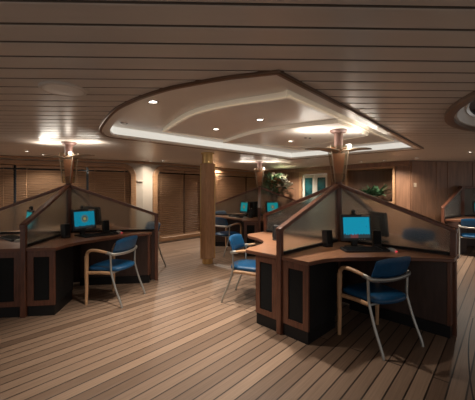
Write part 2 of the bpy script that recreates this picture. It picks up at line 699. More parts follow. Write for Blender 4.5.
# glazed white double door in the wooden wall
bm = NB()
ring_prism(bm, rounded(dS0 - 0.10, dS1 + 0.10, -0.09, 1.995, 0.005, 1), rounded(dS0 + 0.005, dS1 - 0.005, 0.0, 1.895, 0.005, 1), -0.10, 0.03, rot)
for v in bm.verts:
    if v.co.z < 0:
        v.co.z = 0.0
d1 = wall_frame(struct('door_1', bm, M['oak_trim'], bevel=0.004), W3)
dm = (dS0 + dS1) / 2
for a, b_ in ((dS0 + 0.01, dm - 0.004), (dm + 0.004, dS1 - 0.01)):
    bm = NB()
    ring_prism(bm, rounded(a, b_, 0.02, 1.885, 0.004, 1), rounded(a + 0.085, b_ - 0.085, 0.22, 1.785, 0.004, 1), -0.06, -0.015, rot)
    lf = obj('door_leaf', bm, M['white_frame'], d1, bevel=0.004)
    bm = NB()
    prism(bm, rounded(a + 0.08, b_ - 0.08, 0.21, 1.79, 0.004, 1), -0.045, -0.035, rot)
    obj('pane', bm, M['teal_pane'], lf)

bm = NB()
wall_mesh(bm, L4, CEIL, [])
w4 = wall_frame(struct('wall_far_right', bm, M['wall_wood'], smooth=False), W4)
bm = NB()
for e0, e1 in ((0.03, 0.70), (0.712, 1.02), (1.032, 1.75), (1.762, 2.5), (2.512, 3.2)):
    box(bm, e0, e1, -0.02, 0, 0.12, CEIL - 0.02)
obj('wall_panels', bm, M['wall_wood'], w4, bevel=0.004)
bm = NB()
box(bm, 0, L4, -0.03, 0, 0, 0.12)
wall_frame(struct('baseboard_right', bm, M['dark_panel'], bevel=0.004), W4)

# ---- ceiling of narrow strips with the coffer and the round recess cut out
coffer_px = [(279, 69.5), (424, 148), (290, 159), (112, 136.8), (104.5, 135), (100.5, 131.5), (99.3, 127), (105, 117.5), (115, 107.5), (135, 97.5), (162.5, 88), (190, 82.0), (230, 75)]
raw = [ceil_pt(*p) for p in coffer_px]
sm = spline([(p[0], p[1], 0) for p in raw[3:] + raw[:1]], 5)
sm = [p for p in sm[:-1] if (p - Vector((*raw[0], 0))).length > 0.24] + [sm[-1]]
coffer = ccw([(p[0], p[1]) for p in raw[1:3]] + [(p.x, p.y) for p in sm])
DC, DR = (3.43, 1.88), 1.757
dome_ring = [(DC[0] + DR * math.cos(2 * PI * k / 96), DC[1] + DR * math.sin(2 * PI * k / 96)) for k in range(96)]


def clip_strip():
    SW, g = 0.160, 0.0085
    prof = []
    y0 = 1.311 - SW * 17
    for i in range(int(14 / SW)):
        a = y0 + i * SW
        prof += [(a + g, 0.024), (a + g, 0.003), (a + g + 0.006, 0.0), (a + SW - g - 0.006, 0.0), (a + SW - g, 0.003), (a + SW - g, 0.024)]
    return prof


bm = NB()
prof = clip_strip()
X0, X1 = -8.5, 9.5
a_ = [bm.verts.new((X0, p[0], p[1])) for p in prof]
b_ = [bm.verts.new((X1, p[0], p[1])) for p in prof]
for i in range(len(prof) - 1):
    f = bm.faces.new((a_[i], a_[i + 1], b_[i + 1], b_[i]))
    if i % 6 in (0, 4, 5):
        f.material_index = 1
ta = [bm.verts.new((X0, prof[0][0], 0.05)), bm.verts.new((X0, prof[-1][0], 0.05))]
tb = [bm.verts.new((X1, prof[0][0], 0.05)), bm.verts.new((X1, prof[-1][0], 0.05))]
bm.faces.new((ta[0], tb[0], tb[1], ta[1]))
bm.faces.new([ta[0], ta[1]] + list(reversed(a_)))
bm.faces.new([tb[1], tb[0]] + b_)
bm.faces.new((ta[0], a_[0], b_[0], tb[0]))
bm.faces.new((ta[1], tb[1], b_[-1], a_[-1]))
bmesh.ops.rotate(bm, verts=bm.verts, cent=(0, 3, 0), matrix=Matrix.Rotation(rad(1.5), 3, 'Z'))
bmesh.ops.translate(bm, verts=bm.verts, vec=(0, 0, CEIL))
ceil = struct('ceiling', bm, M['strip_ceiling'], smooth=False)
ceil.data.materials.append(M['gap_dark'])
cutters = []
for poly in (coffer, dome_ring):
    bm = NB()
    prism(bm, poly, CEIL - 0.3, CEIL + 0.4)
    c = obj('cutter', bm, None, smooth=False)
    md = ceil.modifiers.new('cut', 'BOOLEAN')
    md.operation = 'DIFFERENCE'
    md.solver = 'EXACT'
    md.object = c
    cutters.append(c)
dg = bpy.context.evaluated_depsgraph_get()
new = bpy.data.meshes.new_from_object(ceil.evaluated_get(dg))
ceil.modifiers.clear()
ceil.data = new
for c in cutters:
    bpy.data.objects.remove(c, do_unlink=True)

# coffer: brass rim, flat lip, upright wall with added glow, recess, two dropped panels
RT = CEIL + 0.125
lip0, lip1 = inset(coffer, 0.036), inset(coffer, 0.115)
bm = NB()
ring_prism(bm, coffer, lip0, CEIL - 0.02, CEIL + 0.03)
obj('coffer_rim', bm, M['brass'], ceil, bevel=0.008)
bm = NB()
ring_prism(bm, lip0, lip1, CEIL - 0.012, CEIL + 0.02)
obj('coffer_lip', bm, M['coffer_white'], ceil)
bm = NB()
prism(bm, inset(coffer, -0.05), RT, RT + 0.02)
obj('coffer_recess', bm, M['coffer_white'], ceil)
bm = NB()
ring_prism(bm, inset(coffer, 0.02), inset(coffer, 0.09), CEIL + 0.02, RT)
obj('coffer_wall', bm, M['white_paint'], ceil)
# far sides: added glowing strip in place of cove light on the wall
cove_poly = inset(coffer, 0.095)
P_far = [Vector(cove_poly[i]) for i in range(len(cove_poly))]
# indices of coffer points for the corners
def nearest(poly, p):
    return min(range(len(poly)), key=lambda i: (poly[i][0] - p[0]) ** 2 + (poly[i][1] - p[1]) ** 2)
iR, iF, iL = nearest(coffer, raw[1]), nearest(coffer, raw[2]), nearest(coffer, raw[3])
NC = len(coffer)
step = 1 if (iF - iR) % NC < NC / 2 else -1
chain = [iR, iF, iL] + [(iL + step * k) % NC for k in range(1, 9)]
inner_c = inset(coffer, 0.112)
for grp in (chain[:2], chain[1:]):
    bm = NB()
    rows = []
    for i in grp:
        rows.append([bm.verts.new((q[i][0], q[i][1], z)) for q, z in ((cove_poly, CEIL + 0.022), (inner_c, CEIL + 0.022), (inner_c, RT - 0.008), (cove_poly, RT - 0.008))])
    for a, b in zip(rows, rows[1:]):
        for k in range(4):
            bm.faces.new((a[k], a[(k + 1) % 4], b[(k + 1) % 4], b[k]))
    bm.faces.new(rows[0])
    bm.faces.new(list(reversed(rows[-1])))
    obj('cove_wall_glow', bm, M['cove_glow'], ceil)


def panel_poly(px, up, extra):
    pts = [ceil_pt(x, y, up) for x, y in px]
    arc = spline([(p[0], p[1], 0) for p in pts[:-1]], 6)
    return ccw([(p.x, p.y) for p in arc] + [pts[-1]] + extra)


P1 = panel_poly([(163.7, 131), (190, 115), (230, 105), (280, 97.5), (287.5, 95), (392, 140.5)], 0.795, [(1.25, 5.95)])
bm = NB()
prism(bm, P1, EYE + 0.79, RT + 0.01)
obj('coffer_panel', bm, M['coffer_white'], ceil, bevel=0.006)
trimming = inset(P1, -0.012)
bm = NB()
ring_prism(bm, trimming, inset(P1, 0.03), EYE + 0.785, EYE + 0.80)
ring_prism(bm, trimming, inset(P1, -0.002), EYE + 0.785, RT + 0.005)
obj('panel_edge', bm, M['edge_glow'], ceil)  # brightness put into the edge itself, no lamp here
P2 = panel_poly([(224, 142.5), (250, 134), (280, 129), (337.5, 122.5), (367.5, 135)], 0.755, [(1.10, 5.2)])
bm = NB()
prism(bm, P2, EYE + 0.75, EYE + 0.80)
obj('coffer_panel', bm, M['coffer_white'], ceil, bevel=0.006)

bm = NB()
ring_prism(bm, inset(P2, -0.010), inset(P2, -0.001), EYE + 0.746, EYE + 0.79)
obj('panel_edge', bm, M['edge_glow'], ceil)  # lower panel edge, same added glow

# round recess cut by the right edge of the picture
t = thing('ceiling_dome', 'round brass-rimmed ceiling recess with dark glass, cut by the right edge', 'ceiling recess', (DC[0], DC[1], CEIL))
bm = NB()
lathe(bm, [(DR, 0.03), (DR, -0.03), (DR - 0.04, -0.035), (DR - 0.075, -0.03), (DR - 0.075, 0.03)], 96)
obj('rim', bm, M['brass'], t)
bm = NB()
lathe(bm, [(DR - 0.075, 0.0), (DR - 0.10, 0.0), (DR - 0.15, 0.06), (DR - 0.17, 0.07)], 96)
obj('bowl', bm, M['coffer_white'], t)
bm = NB()
lathe(bm, [(DR - 0.155, 0.062), (DR - 0.17, 0.055), (DR - 0.19, 0.07)], 96)
obj('inner_rim', bm, M['chrome'], t)
bm = NB()
lathe(bm, [(DR - 0.165, 0.075), (DR - 0.4, 0.17), (0.6, 0.27), (0, 0.30)], 96)
obj('dark_glass', bm, M['dark_dome'], t)

# ceiling speaker
p = ceil_pt(63.5, 88.5)
t = thing('ceiling_speaker', 'flat round speaker cover on the strip ceiling at upper left', 'speaker', (p[0], p[1], CEIL))
bm = NB()
lathe(bm, [(0.148, 0.0), (0.148, -0.012), (0.14, -0.018), (0.128, -0.018)], 40)
obj('rim', bm, M['strip_ceiling'], t)
bm = NB()
lathe(bm, [(0.13, -0.016), (0.0, -0.020)], 40)
obj('grille', bm, M['coffer_white'], t)


# ------------------------------------------------------------------ downlights
def downlight(px, py, up, label, power=1.0, lit=True, cone=95, r=0.045, spot=True):
    x, y = ceil_pt(px, py, up)
    z = EYE + up
    t = thing('downlight', label, 'ceiling light', (x, y, z), 0, 'recessed downlights')
    bm = NB()
    lathe(bm, [(r * 0.70, 0.0), (r * 0.72, -0.006), (r * 0.95, -0.008), (r * 1.05, -0.004), (r * 1.05, 0.0)], 24)
    obj('trim_ring', bm, M['chrome'], t)
    bm = NB()
    lathe(bm, [(r * 0.71, -0.002), (0, -0.003)], 24)
    obj('lens', bm, M['bulb'] if lit else M['coffer_white'], t)
    if spot and power > 0:
        ld = bpy.data.lights.new('downlight_beam', 'SPOT')
        ld.energy = DOWN_W * power
        ld.color = WARM
        ld.spot_size = rad(cone)
        ld.spot_blend = 0.85
        ld.shadow_soft_size = 0.04
        lo_ = bpy.data.objects.new('downlight_beam', ld)
        C.objects.link(lo_)
        lo_.parent = t
        lo_.location = (0, 0, -0.03)
    return t


downlight(152.5, 101.5, 0.835, 'bright eyeball downlight near the curved left rim of the ceiling recess', 2.0, True, 90, 0.055)
downlight(124, 123, 0.835, 'unlit white downlight ring in the far left corner of the ceiling recess', 0, False)
downlight(216, 129, 0.79, 'lit downlight left of two on the inner recess panel, above the pillar', 1.3)
downlight(260, 119.5, 0.79, 'lit downlight on the inner recess panel near the picture centre', 1.4)
downlight(290.5, 141, 0.75, 'lit downlight on the lowest recess panel left of the tapered lamp', 1.0)
downlight(347, 144.5, 0.79, 'small lit downlight just right of the near tapered lamp, inside the recess', 0.5)
downlight(417, 158, 0.71, 'lit downlight at the wooden wall just beyond the right tip of the ceiling recess', 1.0, True, 140)
downlight(470, 152, 0.71, 'lit downlight on the strip ceiling near the right edge', 1.5, True, 140)
downlight(43, 154.5, 0.71, 'lit downlight in front of the blinds left of the left tapered lamp', 1.8, True, 140)
downlight(27, 151, 0.71, 'dim downlight near the left edge, in front of the blinds', 1.4, True, 140)
downlight(150.5, 161, 0.71, 'left one of the two close lit downlights above the white wall between windows', 0.2, True, 150)
downlight(163, 160.5, 0.71, 'right one of the two close lit downlights at the top of the round-cornered window', 1.2, True, 150)
downlight(220.5, 166.8, 0.71, 'small lit downlight just right of the pillar top', 2.0, True, 150)
downlight(283, 167, 0.71, 'small lit downlight above the flower arrangement', 2.2, True, 150)
downlight(361, 161.8, 0.71, 'left downlight of the pair above the niche', 1.2, True, 140)
downlight(384, 160.5, 0.71, 'right downlight of the pair above the niche', 1.2, True, 140)
for q, (px, py) in enumerate(((305.5, 137.8), (310, 138))):
    x, y = ceil_pt(px, py, 0.75)
    bm = NB()
    lathe(bm, [(0.018, 0.0), (0.018, -0.006), (0.0, -0.008)], 16)
    o = obj('ceiling_sensor', bm, M['black'], None)
    o.location = (x, y, EYE + 0.75)
    tag(o, ('left', 'right')[q] + ' one of two tiny black dots on the lowest recess panel', 'sensor', 'small sensors on the recess panel')

# ------------------------------------------------------------------ workstations
AL = 1.184            # arm length of the screens
TOP, END = 1.49, 1.04


def slab_uz(bm, pts, t):
    """polygon in (along, height) with thickness t across"""
    a = [bm.verts.new((p[0], -t / 2, p[1])) for p in pts]
    b = [bm.verts.new((p[0], t / 2, p[1])) for p in pts]
    n = len(pts)
    bm.faces.new(a)
    bm.faces.new(list(reversed(b)))
    for i in range(n):
        bm.faces.new((a[i], b[i], b[(i + 1) % n], a[(i + 1) % n]))


def arm_parts(root, ang, length=AL, top=TOP, end=END):
    """one wing of a screen: lower board, rails, post, frosted pane"""
    def put(name, bm, m, bevel=0.0):
        bmesh.ops.rotate(bm, verts=bm.verts, cent=(0, 0, 0), matrix=Matrix.Rotation(ang, 3, 'Z'))
        return obj(name, bm, m, root, bevel=bevel)
    sl = (end - top) / length
    bm = NB()
    box(bm, 0.03, length - 0.02, -0.015, 0.015, 0.02, DESK + 0.01)
    put('lower_board', bm, M['dark_panel'])
    bm = NB()
    box(bm, 0.03, length - 0.02, -0.019, 0.019, DESK + 0.01, DESK + 0.032)
    put('bottom_rail', bm, M['black'], 0.003)
    bm = NB()
    box(bm, length - 0.022, length + 0.028, -0.028, 0.028, 0.0, end - 0.01)
    put('end_post', bm, M['mahogany'], 0.006)
    bm = NB()
    slab_uz(bm, [(0.0, top - 0.045), (length + 0.034, end + sl * 0.034 - 0.045), (length + 0.034, end + sl * 0.034), (0.0, top)], 0.062)
    put('top_rail', bm, M['mahogany'], 0.008)
    bm = NB()
    slab_uz(bm, [(0.03, DESK + 0.03), (length - 0.02, DESK + 0.03), (length - 0.02, end - 0.043), (0.03, top - 0.053)], 0.008)
    put('glass_panel', bm, M['frosted'])


def make_screen(loc, a0, label, second=AL):
    t = thing('privacy_screen', label, 'screen', (loc[0], loc[1], 0), a0, 'cross-shaped desk screens')
    bm = NB()
    prism(bm, [(0.042 * math.cos(k * PI / 4 + PI / 8), 0.042 * math.sin(k * PI / 4 + PI / 8)) for k in range(8)], 0, TOP + 0.012)
    obj('center_post', bm, M['mahogany'], t, bevel=0.004)
    for k in range(4):
        arm_parts(t, k * PI / 2, second if k == 1 else AL)
    return t


OX, OY = 0.55, 0.55
EDGE = [(AL + 0.03, 0.34), (1.0, 0.38), (0.84, 0.46), (0.67, 0.60), (0.51, 0.735), (0.37, 0.89), (0.24, 1.05), (0.165, AL - 0.02)]
WIDE = [(AL + 0.03, 0.44), (1.10, 0.50), (0.97, 0.51), (0.80, 0.56), (0.65, 0.68), (0.54, 0.88), (0.49, 1.07), (0.40, AL + 0.01)]


def desk_outline(mirror, edge):
    c = spline([(p[0], p[1], 0) for p in edge], 5)
    pts = [(0.02, 0.02), (AL + 0.015, 0.02)] + [(p.x, p.y) for p in c] + [(edge[-1][0] - 0.05, AL + 0.03), (0.02, AL + 0.03)]
    if mirror:
        pts = [(p[1], p[0]) for p in pts]
    return ccw([(p[0] - OX, p[1] - OY) for p in pts])


def desk_world(loc, ang):
    return (loc[0] + OX * math.cos(ang) - OY * math.sin(ang), loc[1] + OX * math.sin(ang) + OY * math.cos(ang))


def make_desk(loc, a, mirror, label, edge=EDGE):
    p = desk_world(loc, a)
    t = thing('corner_desk', label, 'desk', (p[0], p[1], 0), a, 'corner desks of the computer stations')
    out = desk_outline(mirror, edge)
    bm = NB()
    prism(bm, out, DESK - 0.004, DESK)
    obj('desktop', bm, M['cherry'], t)
    bm = NB()
    prism(bm, out, DESK - 0.038, DESK - 0.004)
    obj('edge_band', bm, M['desk_edge'], t, bevel=0.008)

    def bx(name, u0, u1, v0, v1, z0, z1, m, bevel=0.0):
        bm = NB()
        if mirror:
            u0, u1, v0, v1 = v0, v1, u0, u1
        box(bm, u0 - OX, u1 - OX, v0 - OY, v1 - OY, z0, z1)
        return obj(name, bm, m, t, bevel=bevel)
    bx('side_board', 0.018, 0.115, 0.20, AL - 0.026, 0.115, DESK - 0.04, M['dark_panel'], 0.003)
    bx('end_board', 0.03, 0.125, AL - 0.025, AL + 0.005, 0.115, DESK - 0.04, M['mahogany'], 0.003)
    bx('plinth', 0.018, 0.12, 0.20, AL, 0.0, 0.114, M['plinth'])
    return t


def make_cabinet(loc, a, mirror, label):
    """pedestal under the desk against the screen wing; door looks outward"""
    t = thing('pedestal_cabinet', label, 'cabinet', (loc[0] + math.cos(a + (PI / 2 if mirror else 0)) * (AL - 0.25), loc[1] + math.sin(a + (PI / 2 if mirror else 0)) * (AL - 0.25), 0),
              a + (PI / 2 if mirror else 0), 'cabinets with dark mesh doors under the desks')
    sgn = -1 if mirror else 1
    o = -(AL - 0.25)

    def bx(bm, u0, u1, v0, v1, z0, z1):
        v0, v1 = sorted((v0 * sgn, v1 * sgn))
        box(bm, u0 + o, u1 + o, v0, v1, z0, z1)
    v0, v1 = 0.032, 0.318
    zb, zt = 0.118, DESK - 0.04
    bm = NB()
    bx(bm, AL - 0.52, AL - 0.02, v0, v1, zb, zt)
    obj('carcass', bm, M['black'], t, bevel=0.003)
    bm = NB()
    bx(bm, AL - 0.50, AL - 0.005, v0 + 0.004, v1 - 0.006, 0.0, 0.117)
    obj('plinth', bm, M['plinth'], t)
    bm = NB()
    i0, i1, k0, k1 = v0 + 0.066, v1 - 0.056, zb + 0.055, zt - 0.062
    d0, d1 = AL - 0.018, AL + 0.004
    bx(bm, d0, d1, v0, i0, zb, zt)
    bx(bm, d0, d1, i1, v1, zb, zt)
    bx(bm, d0, d1, i0, i1, zb, k0)
    bx(bm, d0, d1, i0, i1, k1, zt)
    dr = obj('door', bm, M['mahogany'], t)
    bm = NB()
    bx(bm, d0 + 0.002, d1 - 0.010, i0 - 0.002, i1 + 0.002, k0 - 0.002, k1 + 0.002)
    obj('mesh_panel', bm, M['mesh_black'], dr)
    return t


NEAR, NEAR_A = (1.263, 3.755), rad(224.3)
LEFT, LEFT_A = (-2.52, 4.48), rad(278)
FAR, FAR_A = (0.55, 7.5), rad(265.5)

make_screen(NEAR, NEAR_A, 'cross-shaped mahogany screen with frosted panes in the right foreground')
make_screen(LEFT, LEFT_A, 'cross-shaped mahogany screen with frosted panes at the left, before the window blinds', 1.27)
make_screen(FAR, FAR_A, 'small distant cross-shaped screen in front of the flower arrangement')


def st(pod_a, k):
    return pod_a + k * PI / 2


make_desk(NEAR, st(NEAR_A, 0), False, 'foreground corner desk with the bright blue monitor and a dark chair before it')
make_desk(NEAR, st(NEAR_A, 1), True, 'corner desk behind the right frosted pane of the foreground screen')
make_desk(NEAR, st(NEAR_A, 2), False, 'corner desk on the hidden rear side of the foreground screen')
make_desk(NEAR, st(NEAR_A, 3), True, 'pale lit corner desk left of the foreground screen, blue chair tucked in', WIDE)
make_desk(LEFT, st(LEFT_A, 0), False, 'corner desk at left with the crest monitor and the bright blue chair')
make_desk(LEFT, st(LEFT_A, 1), True, 'corner desk behind the right wing of the left screen')
make_desk(LEFT, st(LEFT_A, 2), False, 'corner desk behind the left screen, nearest the window blinds')
make_desk(LEFT, st(LEFT_A, 3), True, 'corner desk cut by the left edge, keyboard and white mouse on it')
make_desk(FAR, st(FAR_A, 0), False, 'far corner desk right of the distant screen, mostly hidden by the foreground screen')
make_desk(FAR, st(FAR_A, 1), True, 'far corner desk on the rear right of the distant screen, near the flowers')
make_desk(FAR, st(FAR_A, 2), False, 'far corner desk behind the left pane of the distant screen, close to the back windows')
make_desk(FAR, st(FAR_A, 3), True, 'far corner desk with a teal monitor just right of the pillar')
make_cabinet(NEAR, st(NEAR_A, 0), False, 'mesh-door cabinet nearest the camera, right of the foreground screen post')
make_cabinet(NEAR, st(NEAR_A, 3), True, 'mesh-door cabinet left of the foreground screen post, under the pale desk')
make_cabinet(LEFT, st(LEFT_A, 0), False, 'mesh-door cabinet right of the left screen post, beside the blue chair')
make_cabinet(LEFT, st(LEFT_A, 3), True, 'mesh-door cabinet cut by the left edge of the photo')
make_cabinet(FAR, st(FAR_A, 3), True, 'small far cabinet under the desk right of the pillar')

# ---- half screen and desk against the right-hand wall
RP, RA = (5.48, 7.33), rad(217.0)
t = thing('privacy_screen', 'mahogany screen with one sloping wing against the wooden wall at right edge', 'screen', (RP[0], RP[1], 0), 0)
bm = NB()
box(bm, -0.04, 0.04, -0.04, 0.04, 0, TOP + 0.01)
obj('center_post', bm, M['mahogany'], t, bevel=0.004)
arm_parts(t, RA)
arm_parts(t, rad(8.0), 1.3, TOP, TOP - 0.02)
t = thing('corner_desk', 'desk against the wooden wall at the right edge, chair before it', 'desk', (RP[0], RP[1], 0), 0)
ca, sa = math.cos(RA), math.sin(RA)
out = ccw([(0.02, -0.03), (ca * AL - sa * 0.03, sa * AL - 0.03 - 0.02), (ca * AL - sa * 0.03 + 0.30, sa * AL - 0.28), (0.0, -0.75), (0.6, -0.62), (1.3, -0.6), (1.3, 0.11)])
bm = NB()
prism(bm, out, DESK - 0.004, DESK)
obj('desktop', bm, M['cherry'], t)
bm = NB()
prism(bm, out, DESK - 0.038, DESK - 0.004)
obj('edge_band', bm, M['desk_edge'], t)
bm = NB()
box(bm, 1.2, 1.28, -0.55, 0.05, 0, DESK - 0.04)
obj('end_board', bm, M['dark_panel'], t)
bm = NB()
mt = Matrix.Rotation(RA, 4, 'Z')
box(bm, 0.65, AL - 0.03, 0.03, 0.28, 0, DESK - 0.04, mt)
obj('pedestal', bm, M['dark_panel'], t)


# ------------------------------------------------------------------ tapered column lamps
def make_lamp(loc, rz, topz, label):
    z0 = TOP + 0.012
    t = thing('column_lamp', label, 'lamp', (loc[0], loc[1], z0), rz, 'tapered uplight columns on the desk screens')
    H = topz - z0
    zb = 0.43                     # top of the tapered board
    bm = NB()
    prism(bm, [(-0.036, 0), (0.036, 0), (0.085, zb), (-0.085, zb)], -0.018, 0.018, Matrix.Rotation(PI / 2, 4, 'X'))
    obj('wooden_board', bm, M['lamp_wood'], t, bevel=0.004)
    for s_ in (-1, 1):
        bm = NB()
        prism(bm, [(-0.058, 0.0), (0.058, 0.0), (0.115, zb + 0.02), (-0.115, zb + 0.02)], -0.004, 0.004,
              Matrix.Translation((0, s_ * 0.055, 0)) @ Matrix.Rotation(PI / 2, 4, 'X'))
        fin = obj('glass_fin', bm, M['lamp_glass'], t)
        for e in (-1, 1):
            bm = NB()
            tube(bm, [(e * 0.058, s_ * 0.055, 0.0), (e * 0.115, s_ * 0.055, zb + 0.02)], 0.006, 8)
            obj('fin_edge', bm, M['wing'], fin)
    bm = NB()
    prism(bm, [(-0.062, 0), (0.062, 0), (0.072, 0.10), (-0.072, 0.10)], -0.062, 0.062, Matrix.Rotation(PI / 2, 4, 'X'))
    obj('socket', bm, M['lamp_glass'], t, bevel=0.004)
    # stem and flange to the ceiling
    bm = NB()
    lathe(bm, [(0.0, zb - 0.02), (0.052, zb - 0.02), (0.052, H - 0.03), (0.0, H - 0.03)], 20)
    obj('stem', bm, M['copper'], t)
    bm = NB()
    lathe(bm, [(0.0, H - 0.035), (0.085, H - 0.035), (0.105, H - 0.012), (0.105, H), (0.0, H)], 28)
    obj('ceiling_flange', bm, M['copper'], t)
    # two leaf-shaped deflectors
    for s_ in (-1, 1):
        bm = NB()
        rows = []
        for i in range(11):
            u = i / 10
            wv = 0.135 * (1 - u) ** 0.6 * (0.75 + 0.9 * u) if u < 1 else 0.004
            x = s_ * (0.02 + 0.40 * u)
            zz = zb - 0.05 + 0.075 * u - 0.05 * u * u
            rows.append([(x, -max(wv, 0.004), zz), (x, 0, zz - 0.035 * (1 - u)), (x, max(wv, 0.004), zz)])
        for dz, fl in ((0, 1), (0.008, 0)):
            pass
        lo_ = [[bm.verts.new(p) for p in r] for r in rows]
        hi_ = [[bm.verts.new((p[0], p[1], p[2] + 0.01)) for p in r] for r in rows]
        for G, rev in ((lo_, True), (hi_, False)):
            for i in range(10):
                for k in range(2):
                    f = [G[i][k], G[i + 1][k], G[i + 1][k + 1], G[i][k + 1]]
                    bm.faces.new(f if not rev else list(reversed(f)))
        for i in range(10):
            for k in (0, 2):
                bm.faces.new((lo_[i][k], lo_[i + 1][k], hi_[i + 1][k], hi_[i][k]))
        for i in (0, 10):
            for k in range(2):
                bm.faces.new((lo_[i][k], lo_[i][k + 1], hi_[i][k + 1], hi_[i][k]))
        obj('deflector', bm, M['wing'], t)
        ld = bpy.data.lights.new('uplight_tube', 'AREA')
        ld.shape = 'RECTANGLE'
        ld.size, ld.size_y = 0.34, 0.05
        ld.energy = UP_W
        ld.color = SOFT
        lo2 = bpy.data.objects.new('uplight_tube', ld)
        C.objects.link(lo2)
        lo2.parent = t
        lo2.location = (s_ * 0.31, 0, zb + 0.012)
        lo2.rotation_euler = (PI, s_ * rad(-14), 0)
        bm = NB()
        tube(bm, [(s_ * 0.09, 0, zb - 0.046), (s_ * 0.24, 0, zb - 0.034)], 0.007, 10)
        obj('lamp_tube', bm, M['bulb_soft'], t)
    bm = NB()
    lathe(bm, [(0.0, zb - 0.02), (0.022, zb - 0.015), (0.028, zb + 0.01), (0.02, zb + 0.03), (0.0, zb + 0.035)], 16, (0.10, -0.10))
    obj('bulb', bm, M['bulb_soft'], t)
    ld = bpy.data.lights.new('bulb_light', 'POINT')
    ld.energy = 0.35
    ld.color = WARM
    ld.shadow_soft_size = 0.03
    lo3 = bpy.data.objects.new('bulb_light', ld)
    C.objects.link(lo3)
    lo3.parent = t
    lo3.location = (0.10, -0.15, zb - 0.04)
    return t


make_lamp(NEAR, rad(0), EYE + 0.75, 'tapered wood and glass uplight column on the foreground screen, under the recess')
make_lamp(LEFT, rad(-8), CEIL, 'tapered wood and glass uplight column on the left screen, before the blinds')
make_lamp(FAR, rad(0), CEIL, 'distant tapered uplight column beside the flower arrangement')

# ------------------------------------------------------------------ pillar
px_, py_ = floor_pt(207.5, 263)
t = thing('pillar', 'slim wooden pillar with gold caps standing in the middle of the floor', 'pillar', (px_, py_, 0), rad(12))


def octo(r, n=8, ph=PI / 8):
    return [(r * math.cos(2 * PI * k / n + ph), r * math.sin(2 * PI * k / n + ph)) for k in range(n)]


bm = NB()
prism(bm, octo(0.145), 0.10, 1.90)
obj('shaft', bm, M['pillar_wood'], t, bevel=0.012)
bm = NB()
lathe(bm, [(0.0, 1.90), (0.105, 1.90), (0.105, CEIL - 0.03), (0.125, CEIL - 0.03), (0.125, CEIL), (0.0, CEIL)], 28)
obj('top_cap', bm, M['gold'], t)
bm = NB()
lathe(bm, [(0.0, 0.0), (0.10, 0.0), (0.10, 0.10), (0.0, 0.10)], 28)
obj('base_cap', bm, M['gold'], t)
for k in (4, 7):
    a = 2 * PI * k / 8 + PI / 8
    bm = NB()
    tube(bm, [(0.142 * math.cos(a), 0.142 * math.sin(a), 0.11), (0.142 * math.cos(a), 0.142 * math.sin(a), 1.89)], 0.011, 8)
    obj('gold_edge', bm, M['gold'], t)
bm = NB()
box(bm, -0.139, -0.134, -0.02, 0.02, 1.06, 1.20)
obj('green_sticker', bm, M['green_sign'], t)


